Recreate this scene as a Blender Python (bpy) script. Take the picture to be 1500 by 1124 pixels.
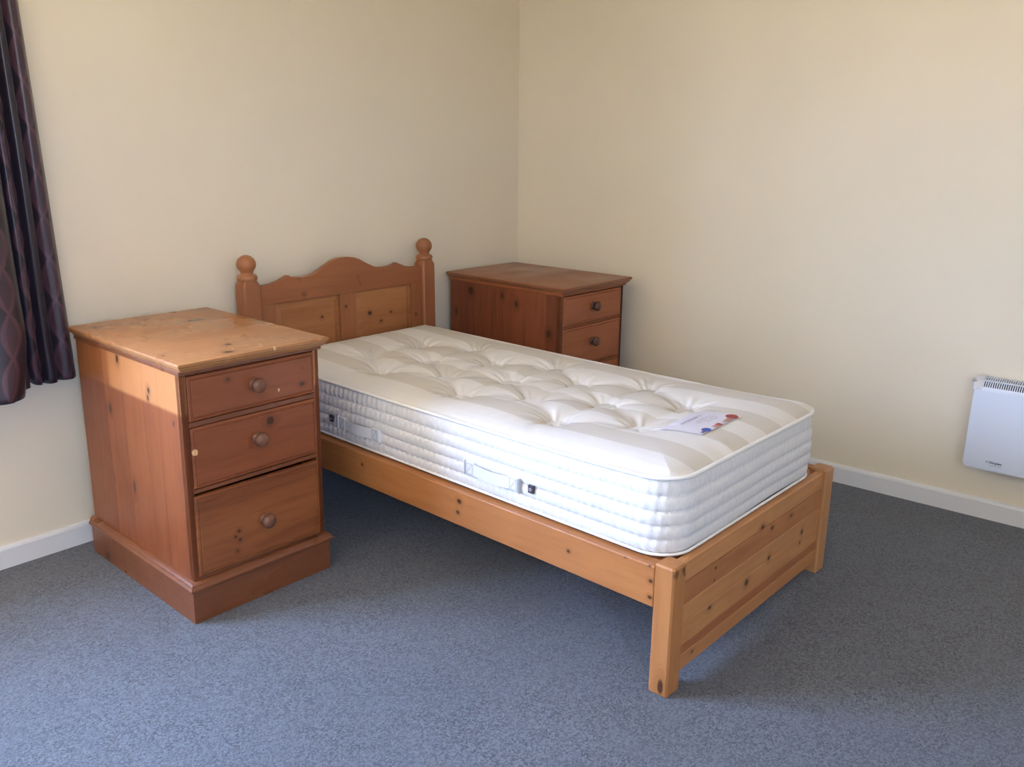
import bpy, bmesh, math, random
from mathutils import Vector, Matrix, noise
random.seed(7)
sc = bpy.context.scene
for o in list(bpy.data.objects):
    bpy.data.objects.remove(o)
C = sc.collection
PI = math.pi

# ------------------------------------------------------------------ camera
F_PX, CAM, YAW, PIT, ROL = 1242.27, (-3.4209, -2.9803, 1.375), 0.8488, -0.2725, 0.0077
cy_, sy_, cp_, sp_ = math.cos(YAW), math.sin(YAW), math.cos(PIT), math.sin(PIT)
fwd = Vector((sy_*cp_, cy_*cp_, sp_)); rt = Vector((cy_, -sy_, 0)); up = rt.cross(fwd)
r2 = rt*math.cos(ROL) + up*math.sin(ROL); u2 = -rt*math.sin(ROL) + up*math.cos(ROL)
cd = bpy.data.cameras.new('camera'); cam = bpy.data.objects.new('camera', cd); C.objects.link(cam)
M = Matrix((r2, u2, -fwd)).transposed().to_4x4(); M.translation = Vector(CAM)
cam.matrix_world = M
cd.sensor_fit = 'HORIZONTAL'; cd.sensor_width = 36; cd.lens = 36*F_PX/1500; cd.clip_start = .05
sc.camera = cam

# ------------------------------------------------------------------ view, sky, light
vs = sc.view_settings
vs.view_transform = 'Standard'; vs.look = 'None'; vs.gamma = 1; vs.use_curve_mapping = False
vs.exposure = 1.95
SKY = 9.0
w = bpy.data.worlds.new('sky'); sc.world = w; w.use_nodes = True
nt = w.node_tree; bg = nt.nodes['Background']
tc = nt.nodes.new('ShaderNodeTexCoord'); sp = nt.nodes.new('ShaderNodeSeparateXYZ')
cr = nt.nodes.new('ShaderNodeValToRGB'); mr = nt.nodes.new('ShaderNodeMapRange')
mr.inputs[1].default_value = -1; mr.inputs[2].default_value = 1
nt.links.new(tc.outputs['Generated'], sp.inputs[0]); nt.links.new(sp.outputs[2], mr.inputs[0])
nt.links.new(mr.outputs[0], cr.inputs[0]); nt.links.new(cr.outputs[0], bg.inputs[0])
e = cr.color_ramp.elements
e[0].position = 0.0; e[0].color = (1.07, .90, .69, 1)     # sunlit paving and lawn below the horizon
e[1].position = 1.0; e[1].color = (.42, .66, 1.15, 1)
for p, c in ((.485, (1.07, .90, .69, 1)), (.50, (.78, 1.04, 1.70, 1)), (.62, (.78, 1.13, 2.02, 1)), (.74, (.82, 1.22, 2.20, 1))):
    k = e.new(p); k.color = c
bg.inputs[1].default_value = SKY

WX0, WX1, WZ0, WZ1 = -4.30, -2.80, .80, 2.10      # window opening in the back wall
ROOM_X0, ROOM_Y0, CEIL = -4.75, -4.6, 2.42
pl = bpy.data.lights.new('window_portal', 'AREA'); pl.shape = 'RECTANGLE'
pl.size = WX1-WX0; pl.size_y = WZ1-WZ0; pl.cycles.is_portal = True
po = bpy.data.objects.new('window_portal', pl); C.objects.link(po)
po.location = ((WX0+WX1)/2, .10, (WZ0+WZ1)/2); po.rotation_euler = (-PI/2, 0, 0)

# ------------------------------------------------------------------ node helpers
class NT:
    def __init__(s, name):
        s.m = bpy.data.materials.new(name); s.m.use_nodes = True
        s.t = s.m.node_tree; s.b = s.t.nodes['Principled BSDF']
    def n(s, typ, **kw):
        x = s.t.nodes.new(typ)
        for k, v in kw.items(): setattr(x, k, v)
        return x
    def l(s, a, b): s.t.links.new(a, b)
    def sock(s, node, i, v):
        if isinstance(v, bpy.types.NodeSocket): s.l(v, node.inputs[i])
        elif v is not None: node.inputs[i].default_value = v
    def math(s, op, a, b=None, c=None, clamp=False):
        x = s.n('ShaderNodeMath', operation=op); x.use_clamp = clamp
        s.sock(x, 0, a); s.sock(x, 1, b); s.sock(x, 2, c)
        return x.outputs[0]
    def vmath(s, op, a, b=None):
        x = s.n('ShaderNodeVectorMath', operation=op); s.sock(x, 0, a); s.sock(x, 1, b)
        return x.outputs[1] if op in ('LENGTH', 'DISTANCE') else x.outputs[0]
    def rng(s, v, a, b, c=0., d=1., smooth=True):
        x = s.n('ShaderNodeMapRange'); 
        if smooth: x.interpolation_type = 'SMOOTHSTEP'
        s.sock(x, 0, v); x.inputs[1].default_value = a; x.inputs[2].default_value = b
        x.inputs[3].default_value = c; x.inputs[4].default_value = d
        return x.outputs[0]
    def noise(s, vec, scale, detail=3, rough=.5, out=0):
        x = s.n('ShaderNodeTexNoise'); s.sock(x, 0, vec); x.inputs['Scale'].default_value = scale
        x.inputs['Detail'].default_value = detail; x.inputs['Roughness'].default_value = rough
        return x.outputs[out]
    def mix(s, f, a, b, mode='MIX'):
        x = s.n('ShaderNodeMix', data_type='RGBA', blend_type=mode); s.sock(x, 0, f)
        for i, v in ((6, a), (7, b)):
            if isinstance(v, tuple) and len(v) == 3: v = (*v, 1)
            s.sock(x, i, v)
        return x.outputs[2]
    def bump(s, h, strength, dist, normal=None):
        x = s.n('ShaderNodeBump'); x.inputs['Strength'].default_value = strength
        x.inputs['Distance'].default_value = dist; s.l(h, x.inputs['Height'])
        if normal: s.l(normal, x.inputs['Normal'])
        s.l(x.outputs[0], s.b.inputs['Normal']); return x.outputs[0]
    def obj(s): return s.n('ShaderNodeTexCoord').outputs['Object']

def flat(name, col, rough=.5, spec=.5, metal=0.):
    t = NT(name); t.b.inputs['Base Color'].default_value = (*col, 1)
    t.b.inputs['Roughness'].default_value = rough; t.b.inputs['Metallic'].default_value = metal
    t.b.inputs['Specular IOR Level'].default_value = spec
    return t.m

def pine(name, axis, light, dark, knots=(), rough=.42, seed=0., tone=.22, chips=(), cols=(), bands=1.0, fade=None, kcol=(.045, .015, .007)):
    """pine wood: grain runs along axis; knots = (x,y,z,radius,stretch) in root space; stretch along the grain"""
    t = NT(name); ob = t.obj()
    ai = 'xyz'.index(axis)
    core = halo = None
    for (kx, ky, kz, r, st) in knots:
        d = t.vmath('SUBTRACT', ob, (kx, ky, kz))
        s1 = [1/r]*3; s1[ai] = 1/(r*st)
        d = t.vmath('MULTIPLY', d, tuple(s1))
        L = t.vmath('LENGTH', d)
        c = t.rng(L, .65, 1.15, 1, 0); h = t.rng(L, .7, 3.0, 1, 0)
        core = c if core is None else t.math('MAXIMUM', core, c)
        halo = h if halo is None else t.math('MAXIMUM', halo, h)
    sc_ = [14., 14., 14.]; sc_[ai] = 1.1
    oi = t.n('ShaderNodeObjectInfo')
    off = t.n('ShaderNodeCombineXYZ'); 
    for i in range(3): t.l(t.math('MULTIPLY_ADD', oi.outputs['Random'], 3.1+i, seed+i*.37), off.inputs[i])
    v = t.vmath('ADD', ob, off.outputs[0])
    v = t.vmath('MULTIPLY', v, tuple(sc_))
    if halo is not None:
        hv = t.n('ShaderNodeCombineXYZ')
        for i in range(3): t.l(t.math('MULTIPLY', halo, .0 if i == ai else 1.2), hv.inputs[i])
        v = t.vmath('ADD', v, hv.outputs[0])
    big = t.noise(v, .55, 2, .5)                       # broad bands of heartwood
    rings = t.noise(v, 3.6, 4, .62)                     # growth lines
    sc2 = [3.]*3; sc2[ai] = .06
    v2 = t.vmath('MULTIPLY', v, tuple(sc2))
    fine = t.noise(v2, 6., 3, .6)
    g = t.math('MULTIPLY_ADD', t.rng(big, .35, .68), .45*bands, t.math('MULTIPLY', t.rng(rings, .40, .72), .42))
    g = t.math('MULTIPLY_ADD', fine, .22, t.math('SUBTRACT', g, .11))
    g = t.math('MULTIPLY_ADD', t.math('SUBTRACT', oi.outputs['Random'], .5), tone, g, clamp=True)
    col = t.mix(g, light, dark)
    sm = t.noise(ob, 5., 3)
    col = t.mix(t.rng(sm, .35, .75, 0, .28), col, tuple(x*.72 for x in light))
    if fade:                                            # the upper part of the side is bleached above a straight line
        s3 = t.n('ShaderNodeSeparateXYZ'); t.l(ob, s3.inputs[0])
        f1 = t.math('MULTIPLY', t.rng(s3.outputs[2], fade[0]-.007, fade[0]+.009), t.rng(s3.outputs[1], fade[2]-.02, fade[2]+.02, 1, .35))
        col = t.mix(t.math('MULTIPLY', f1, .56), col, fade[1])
    for (vec, half, rgb, amt) in cols:                  # soft stained patches belonging to the board itself
        d = t.vmath('MULTIPLY', t.vmath('SUBTRACT', ob, vec), tuple(1/x for x in half))
        col = t.mix(t.math('MULTIPLY', t.rng(t.vmath('LENGTH', d), .5, 1.3, 1, 0), amt), col, rgb)
    if halo is not None:
        col = t.mix(t.math('MULTIPLY', halo, .38), col, tuple(x*.62 for x in dark))
        kn = t.noise(ob, 90., 2)
        col = t.mix(t.math('MULTIPLY', core, t.rng(kn, .2, .8, .75, 1.)), col, kcol)
    wob = t.noise(ob, 120., 2, out=1)
    for (cx, cy, cz, hx, hy, hz) in chips:              # knocks where the varnish has come off
        p = t.vmath('ADD', ob, t.vmath('MULTIPLY', t.vmath('SUBTRACT', wob, (.5, .5, .5)), (.0045, .0045, .0045)))
        d = t.vmath('MULTIPLY', t.vmath('SUBTRACT', p, (cx, cy, cz)), (1/hx, 1/hy, 1/hz))
        col = t.mix(t.rng(t.vmath('LENGTH', d), .85, 1.05, 1, 0), col, (.72, .42, .19))
    t.l(col, t.b.inputs['Base Color'])
    rr = t.rng(sm, .3, .7, rough-.05, rough+.1); t.l(rr, t.b.inputs['Roughness'])
    t.b.inputs['Specular IOR Level'].default_value = .4
    t.bump(rings, .10, .002)
    return t.m

# ------------------------------------------------------------------ mesh helpers
def new(name, bm, mat, parent=None, smooth=False, loc=None):
    me = bpy.data.meshes.new(name); bm.normal_update(); bm.to_mesh(me); bm.free()
    if smooth:
        for p in me.polygons: p.use_smooth = True
        if smooth is not True:
            try: me.set_sharp_from_angle(angle=math.radians(smooth))
            except Exception: pass
    o = bpy.data.objects.new(name, me); C.objects.link(o)
    for m in (mat if isinstance(mat, (list, tuple)) else [mat]): me.materials.append(m)
    if parent: o.parent = parent
    if loc: o.location = loc
    return o
def box(bm, a, b, bev=0., seg=1, skip=None):
    vs_ = [bm.verts.new((x, y, z)) for x in (min(a[0], b[0]), max(a[0], b[0])) for y in (min(a[1], b[1]), max(a[1], b[1])) for z in (min(a[2], b[2]), max(a[2], b[2]))]
    F = [(0, 1, 3, 2), (4, 6, 7, 5), (0, 4, 5, 1), (2, 3, 7, 6), (0, 2, 6, 4), (1, 5, 7, 3)]
    fs = [bm.faces.new([vs_[i] for i in f]) for f in F]
    if bev:
        es = list({e_ for f in fs for e_ in f.edges})
        bmesh.ops.bevel(bm, geom=es, offset=bev, segments=seg, profile=.5, affect='EDGES', clamp_overlap=True)
    return vs_
def bx(a, b, bev=0., seg=1):
    bm = bmesh.new(); box(bm, a, b, bev, seg); return bm
def loft(bm, rings, close=True, cap=True):
    R = [[bm.verts.new(p) for p in r] for r in rings]
    n = len(R[0])
    for i in range(len(R)-1):
        for j in range(n if close else n-1):
            k = (j+1) % n
            bm.faces.new((R[i][j], R[i][k], R[i+1][k], R[i+1][j]))
    if cap:
        bm.faces.new(list(reversed(R[0]))); bm.faces.new(R[-1])
    return R
def lathe(bm, prof, c, axis='z', n=32, sign=1):
    rings = []
    for (r, h) in prof:
        ring = []
        for i in range(n):
            a = 2*PI*i/n; x, y = r*math.cos(a), r*math.sin(a)
            if axis == 'z': ring.append((c[0]+x, c[1]+y, c[2]+h))
            elif axis == 'y': ring.append((c[0]+x, c[1]+sign*h, c[2]+y))
            else: ring.append((c[0]+sign*h, c[1]+x, c[2]+y))
        rings.append(ring)
    loft(bm, rings); bmesh.ops.recalc_face_normals(bm, faces=bm.faces)
def prism(bm, pts, ax, lo, hi):
    """extrude a 2D outline along axis ax ('x': pts=(y,z), 'y': pts=(x,z), 'z': pts=(x,y))"""
    def P(p, h):
        return {'x': (h, p[0], p[1]), 'y': (p[0], h, p[1]), 'z': (p[0], p[1], h)}[ax]
    a = [bm.verts.new(P(p, lo)) for p in pts]; b = [bm.verts.new(P(p, hi)) for p in pts]
    n = len(pts)
    bm.faces.new(a); bm.faces.new(list(reversed(b)))
    for i in range(n): bm.faces.new((a[i], b[i], b[(i+1) % n], a[(i+1) % n]))
    bmesh.ops.recalc_face_normals(bm, faces=bm.faces)
def empty(name, loc, rz=0.):
    o = bpy.data.objects.new(name, None); C.objects.link(o); o.location = loc; o.rotation_euler = (0, 0, rz)
    o.empty_display_size = .1; return o
def tag(o, label, cat, group=None):
    o['label'] = label; o['category'] = cat
    if group: o['group'] = group
    return o
def struct(o, label=None, cat=None):
    o['kind'] = 'structure'
    if label: o['label'] = label
    if cat: o['category'] = cat
    return o

# ------------------------------------------------------------------ surface materials
def wall_mat(name, col):
    t = NT(name); ob = t.obj()
    n1 = t.noise(ob, 2.2, 4); n2 = t.noise(ob, 260., 3, .6); n3 = t.noise(ob, 55., 3)
    c = t.mix(t.rng(n1, .3, .7, 0, 1), tuple(x*.975 for x in col), col)
    t.l(c, t.b.inputs['Base Color']); t.b.inputs['Roughness'].default_value = .75
    t.b.inputs['Specular IOR Level'].default_value = .3
    h = t.math('MULTIPLY_ADD', n3, .5, n2); t.bump(h, .12, .0015)
    return t.m
m_wall = wall_mat('cream_wall_paint', (.80, .715, .54))
m_ceil = wall_mat('white_ceiling_paint', (.87, .85, .81))
m_skirt = flat('white_gloss_paint', (.74, .74, .71), .35)
def carpet():
    t = NT('grey_carpet_pile'); ob = t.obj()
    a = t.noise(ob, 330., 2, .7); b = t.noise(ob, 165., 2, .6); c = t.noise(ob, 9., 4, .6); d = t.noise(ob, 1.6, 3)
    v1 = t.n('ShaderNodeTexVoronoi'); v1.inputs['Scale'].default_value = 210.; t.l(t.vmath('ADD', ob, t.vmath('MULTIPLY', t.noise(ob, 90., 2, out=1), (.006, .006, .006))), v1.inputs['Vector'])
    sv = t.n('ShaderNodeSeparateColor'); t.l(v1.outputs['Color'], sv.inputs[0])
    f = t.math('MULTIPLY_ADD', a, .45, t.math('MULTIPLY_ADD', b, .30, t.math('MULTIPLY', sv.outputs[0], .25)))
    col = t.mix(t.rng(f, .33, .67, smooth=False), (.028, .031, .037), (.160, .176, .200))
    col = t.mix(t.rng(c, .35, .7, 0, .35), col, (.118, .13, .150))
    col = t.mix(t.rng(d, .35, .7, 0, .25), col, (.068, .076, .090))
    t.l(col, t.b.inputs['Base Color']); t.b.inputs['Roughness'].default_value = .95
    t.b.inputs['Specular IOR Level'].default_value = .15
    t.b.inputs['Sheen Weight'].default_value = .25; t.b.inputs['Sheen Roughness'].default_value = .5
    vo = t.n('ShaderNodeTexVoronoi'); vo.inputs['Scale'].default_value = 190.; t.l(ob, vo.inputs['Vector'])
    h = t.math('MULTIPLY_ADD', b, .4, t.math('MULTIPLY_ADD', a, .8, t.math('MULTIPLY', sv.outputs[1], .5)))
    t.bump(h, .35, .003)
    return t.m
m_carpet = carpet()

# ------------------------------------------------------------------ room shell
WR = 0.0321                                       # the right wall splays slightly
def rwx(y): return -WR*y
T = .15
bm = bmesh.new(); prism(bm, [(ROOM_X0-T, ROOM_Y0-T), (rwx(ROOM_Y0)+T, ROOM_Y0-T), (T, T), (ROOM_X0-T, T)], 'z', -.12, 0)
struct(new('floor', bm, m_carpet), 'blue grey twist pile carpet across the whole bedroom floor', 'floor')
bm = bmesh.new(); prism(bm, [(ROOM_X0-T, ROOM_Y0-T), (rwx(ROOM_Y0)+T, ROOM_Y0-T), (T, T), (ROOM_X0-T, T)], 'z', CEIL, CEIL+.1)
struct(new('ceiling', bm, m_ceil))
bm = bmesh.new()                                   # back wall with the window opening
for a, b in (((WX1, 0, 0), (0, .24, CEIL)), ((ROOM_X0, 0, 0), (WX0, .24, CEIL)), ((WX0, 0, 0), (WX1, .24, WZ0)), ((WX0, 0, WZ1), (WX1, .24, CEIL))):
    box(bm, a, b)
struct(new('wall_back', bm, m_wall), 'plain cream painted wall behind the headboard', 'wall')
bm = bmesh.new(); prism(bm, [(0, 0), (0, .24), (T, .24), (rwx(ROOM_Y0)+T, ROOM_Y0), (rwx(ROOM_Y0), ROOM_Y0)], 'z', 0, CEIL)
struct(new('wall_right', bm, m_wall), 'plain cream painted wall carrying the white panel heater', 'wall')
struct(new('wall_left', bx((ROOM_X0-T, ROOM_Y0-T, 0), (ROOM_X0, .24, CEIL)), m_wall))
VX0, VX1, VZ0, VZ1 = -4.25, -3.60, 1.25, 2.05  # opening for a made-up window, added to let in fill light
bm = bmesh.new()
for a, b in (((ROOM_X0, ROOM_Y0-T, 0), (VX0, ROOM_Y0, CEIL)), ((VX1, ROOM_Y0-T, 0), (rwx(ROOM_Y0)+T, ROOM_Y0, CEIL)), ((VX0, ROOM_Y0-T, 0), (VX1, ROOM_Y0, VZ0)), ((VX0, ROOM_Y0-T, VZ1), (VX1, ROOM_Y0, CEIL))):
    box(bm, a, b)
struct(new('wall_front', bm, m_wall))
p2 = bpy.data.lights.new('added_fill_window_portal', 'AREA'); p2.shape = 'RECTANGLE'; p2.size = VX1-VX0; p2.size_y = VZ1-VZ0; p2.cycles.is_portal = True
o2 = bpy.data.objects.new('added_fill_window_portal', p2); C.objects.link(o2); o2.location = ((VX0+VX1)/2, ROOM_Y0-.05, (VZ0+VZ1)/2); o2.rotation_euler = (PI/2, 0, 0)

SKH, SKT = .078, .016
def skirt_prof(s=1): return [(0, 0), (-SKT, 0), (-SKT, SKH-.012), (-SKT+.003, SKH-.004), (-SKT+.008, SKH), (0, SKH)]
bm = bmesh.new(); prism(bm, [(y, z) for y, z in skirt_prof()], 'x', ROOM_X0+SKT, -SKT)
struct(new('baseboard_back', bm, m_skirt), 'low white painted skirting board under the back wall', 'skirting board')
bm = bmesh.new()
ys = [-SKT*.2, ROOM_Y0]
rings = [[(rwx(y)+p, y, z) for p, z in skirt_prof()] for y in (0, ROOM_Y0)]
loft(bm, rings); bmesh.ops.recalc_face_normals(bm, faces=bm.faces)
struct(new('baseboard_right', bm, m_skirt), 'low white painted skirting board under the heater wall', 'skirting board')
bm = bmesh.new(); loft(bm, [[(ROOM_X0-p, y, z) for p, z in skirt_prof()] for y in (-SKT, ROOM_Y0)]); bmesh.ops.recalc_face_normals(bm, faces=bm.faces)
struct(new('baseboard_left', bm, m_skirt))

# window: white frame, mullion, glass, sill
m_upvc = flat('white_window_frame', (.82, .82, .80), .35)
t = NT('window_glass'); g = t.n('ShaderNodeBsdfGlossy'); g.inputs['Roughness'].default_value = .02
tr = t.n('ShaderNodeBsdfTransparent'); mx = t.n('ShaderNodeMixShader'); mx.inputs[0].default_value = .06
t.l(tr.outputs[0], mx.inputs[1]); t.l(g.outputs[0], mx.inputs[2]); t.l(mx.outputs[0], t.t.nodes['Material Output'].inputs[0])
m_glass = t.m
win = empty('window_1', ((WX0+WX1)/2, .14, WZ0)); win['kind'] = 'structure'
ww, wh = (WX1-WX0)/2, WZ1-WZ0
bm = bmesh.new()
for a, b in (((-ww, -.03, 0), (-ww+.05, .03, wh)), ((ww-.05, -.03, 0), (ww, .03, wh)), ((-ww+.05, -.03, 0), (ww-.05, .03, .05)), ((-ww+.05, -.03, wh-.05), (ww-.05, .03, wh)), ((-.03, -.03, .05), (.03, .03, wh-.05))):
    box(bm, a, b, .004)
new('window_frame', bm, m_upvc, win)
for s in (-1, 1):
    a, b = sorted((s*.03, s*(ww-.05)))
    new('glass_pane', bx((a, -.003, .05), (b, .003, wh-.05)), m_glass, win)
struct(new('trim_1', bx((WX0-.03, -.035, WZ0-.025), (WX1+.03, .11, WZ0), .004, 2), m_skirt))

fill_win = empty('added_fill_window', ((VX0+VX1)/2, ROOM_Y0-.09, VZ0)); fill_win['kind'] = 'structure'  # small window behind the camera, invented to brighten walls and mattress foot
ww2, wh2 = (VX1-VX0)/2, VZ1-VZ0
bm = bmesh.new()
for a, b in (((-ww2, -.03, 0), (-ww2+.05, .03, wh2)), ((ww2-.05, -.03, 0), (ww2, .03, wh2)), ((-ww2+.05, -.03, 0), (ww2-.05, .03, .05)), ((-ww2+.05, -.03, wh2-.05), (ww2-.05, .03, wh2))):
    box(bm, a, b, .004)
new('window_frame', bm, m_upvc, fill_win); new('glass_pane', bx((-ww2+.05, -.003, .05), (ww2-.05, .003, wh2-.05)), m_glass, fill_win)

# ------------------------------------------------------------------ left curtain of the window is out of frame; the right one:
def curtain_mat():
    t = NT('plum_satin_curtain')
    uvn = t.n('ShaderNodeUVMap'); uvn.uv_map = 'cloth'
    s = t.n('ShaderNodeSeparateXYZ'); t.l(uvn.outputs[0], s.inputs[0]); U, V = s.outputs[0], s.outputs[1]
    # leaf-like chains: two mirrored waves that cross, repeating across the cloth
    sw = t.math('ABSOLUTE', t.math('SINE', t.math('MULTIPLY', V, PI/.19)))
    amp = t.math('MULTIPLY', sw, .028)
    P = .150
    masks = None
    for k, wd in ((0, .0065), (1, .0030)):
        a = amp if k == 0 else t.math('MULTIPLY', sw, .019)
        ph = t.math('SUBTRACT', t.math('MODULO', t.math('ADD', U, 10*P), P), P*.5)
        d = t.math('ABSOLUTE', t.math('SUBTRACT', t.math('ABSOLUTE', ph), a))
        mk = t.rng(d, wd*.3, wd*1.5, 1., 0.)
        masks = mk if masks is None else t.math('MAXIMUM', masks, mk)
    inside = t.rng(t.math('SUBTRACT', amp, t.math('ABSOLUTE', ph)), 0, .008, 0, .35)
    masks = t.math('MAXIMUM', masks, inside)
    nz = t.noise(t.vmath('MULTIPLY', uvn.outputs[0], (1., .05, 1.)), 900., 2)
    base = t.mix(t.rng(nz, .3, .7), (.020, .015, .023), (.030, .022, .031))
    col = t.mix(t.math('MULTIPLY', masks, .55), base, (.150, .066, .082))
    t.l(col, t.b.inputs['Base Color'])
    t.b.inputs['Roughness'].default_value = .33; t.b.inputs['Specular IOR Level'].default_value = .5
    t.b.inputs['Sheen Weight'].default_value = .04; t.b.inputs['Sheen Roughness'].default_value = .35
    t.b.inputs['Sheen Tint'].default_value = (.75, .7, .85, 1)
    t.bump(t.math('MULTIPLY_ADD', masks, .6, nz), .12, .001)
    return t.m
m_curtain = curtain_mat()
curt = empty('curtain', (-2.62, -.07, .62))
tag(curt, 'dark plum satin curtain with wavy pink pattern hanging beside the left bedside chest', 'curtain')
def catmull(P, n):
    out = []
    Q = [P[0]]+list(P)+[P[-1]]
    for i in range(1, len(Q)-2):
        for k in range(n):
            t_ = k/n; a, b, c_, d = [Vector((*q_, 0)) for q_ in Q[i-1:i+3]]
            v_ = .5*((2*b)+(c_-a)*t_+(2*a-5*b+4*c_-d)*t_*t_+(-a+3*b-3*c_+d)*t_**3); out.append((v_.x, v_.y))
    out.append(P[-1]); return out
bot = [(-2.318, -.040), (-2.338, -.062), (-2.362, -.058), (-2.380, -.042), (-2.392, -.075), (-2.413, -.080), (-2.428, -.055), (-2.440, -.085), (-2.460, -.088), (-2.478, -.055), (-2.490, -.045), (-2.486, -.11), (-2.498, -.190), (-2.540, -.228), (-2.600, -.215), (-2.640, -.13), (-2.68, -.07), (-2.73, -.13), (-2.78, -.17), (-2.83, -.10), (-2.87, -.05)]
top = [(-2.352, -.045), (-2.366, -.070), (-2.383, -.078), (-2.398, -.058), (-2.408, -.083), (-2.422, -.090), (-2.437, -.065), (-2.448, -.088), (-2.462, -.095), (-2.478, -.065), (-2.490, -.055), (-2.496, -.09), (-2.512, -.140), (-2.550, -.160), (-2.59, -.150), (-2.63, -.10), (-2.67, -.07), (-2.72, -.11), (-2.77, -.14), (-2.82, -.10), (-2.86, -.06)]
NS = 12; bp = catmull(bot, NS); tp = catmull(top, NS)
arc = [0.]
for i in range(1, len(bp)): arc.append(arc[-1]+math.dist(bp[i], bp[i-1]))
NZ = 90; Z1, Z0 = 2.172, .615
bm = bmesh.new(); uvl = bm.loops.layers.uv.new('cloth'); G = []
for k in range(NZ+1):
    s = k/NZ; z = Z1+(Z0-Z1)*s; e_ = s**.8
    row = []
    for i in range(len(bp)):
        x = tp[i][0]*(1-e_)+bp[i][0]*e_; y = tp[i][1]*(1-e_)+bp[i][1]*e_
        wv = .006*math.sin(z*7+arc[i]*18)*s*min(1, arc[i]/.05)
        y = min(y+wv, -.022)
        # the hem of the folded-back part rises a little; the front fold is drawn in near its hem
        zz = z + (.028*math.exp(-((arc[i]-arc[10*NS])/.05)**2))*s**12
        if 11*NS <= i <= 15*NS and s > .86:
            q_ = ((s-.86)/.14)**1.5; x += -.050*q_*max(0, 1-abs(i-12.5*NS)/(2.5*NS))
        row.append(bm.verts.new((x+2.62, y+.07, zz-.62)))
    G.append(row)
for k in range(NZ):
    for i in range(len(bp)-1):
        f = bm.faces.new((G[k][i], G[k][i+1], G[k+1][i+1], G[k+1][i]))
        for lp, (a, b) in zip(f.loops, ((k, i), (k, i+1), (k+1, i+1), (k+1, i))): lp[uvl].uv = (arc[b]+.03, 2.2*(1-a/NZ))
cl = new('curtain_cloth', bm, m_curtain, curt, smooth=True)
md = cl.modifiers.new('thickness', 'SOLIDIFY'); md.thickness = .0025; md.offset = 0
m_ring = flat('dark_metal', (.06, .05, .05), .35, metal=.8)
for i in range(1, len(bot)-1, 2):
    bm = bmesh.new(); x_ = top[i][0]+2.62
    loft(bm, [[(x_+a, -.015+r_*math.cos(2*PI*k/20), 1.568+r_*math.sin(2*PI*k/20)) for a, r_ in ((-.002, .014), (.002, .014), (.002, .018), (-.002, .018))] for k in range(20)]+[[(x_+a, -.015+r_, 1.568) for a, r_ in ((-.002, .014), (.002, .014), (.002, .018), (-.002, .018))]], cap=False)
    bmesh.ops.remove_doubles(bm, verts=bm.verts, dist=1e-5); bmesh.ops.recalc_face_normals(bm, faces=bm.faces)
    new('curtain_ring', bm, m_ring, curt)
m_pole = flat('black_iron_rod', (.05, .045, .045), .4, metal=.6)
rod = empty('curtain_rod', (-3.55, -.085, 2.188)); tag(rod, 'dark metal curtain rod above the window', 'curtain rod')
bm = bmesh.new(); lathe(bm, [(.011, -1.2), (.011, 1.32)], (0, 0, 0), 'x', 20); new('rod', bm, m_pole, rod, smooth=40)
for s in (-1.1, 1.2):
    bm = bmesh.new(); box(bm, (s-.008, 0, -.012), (s+.008, .085, .0), .002); box(bm, (s-.02, .078, -.04), (s+.02, .085, .02), .002); new('bracket', bm, m_pole, rod)
for s, x in ((-1, -1.2), (1, 1.32)):
    bm = bmesh.new(); lathe(bm, [(.004, 0), (.02, .006), (.027, .022), (.02, .04), (.004, .046)], (x, 0, 0), 'x', 20, s); new('finial', bm, m_pole, rod, smooth=True)

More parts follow.
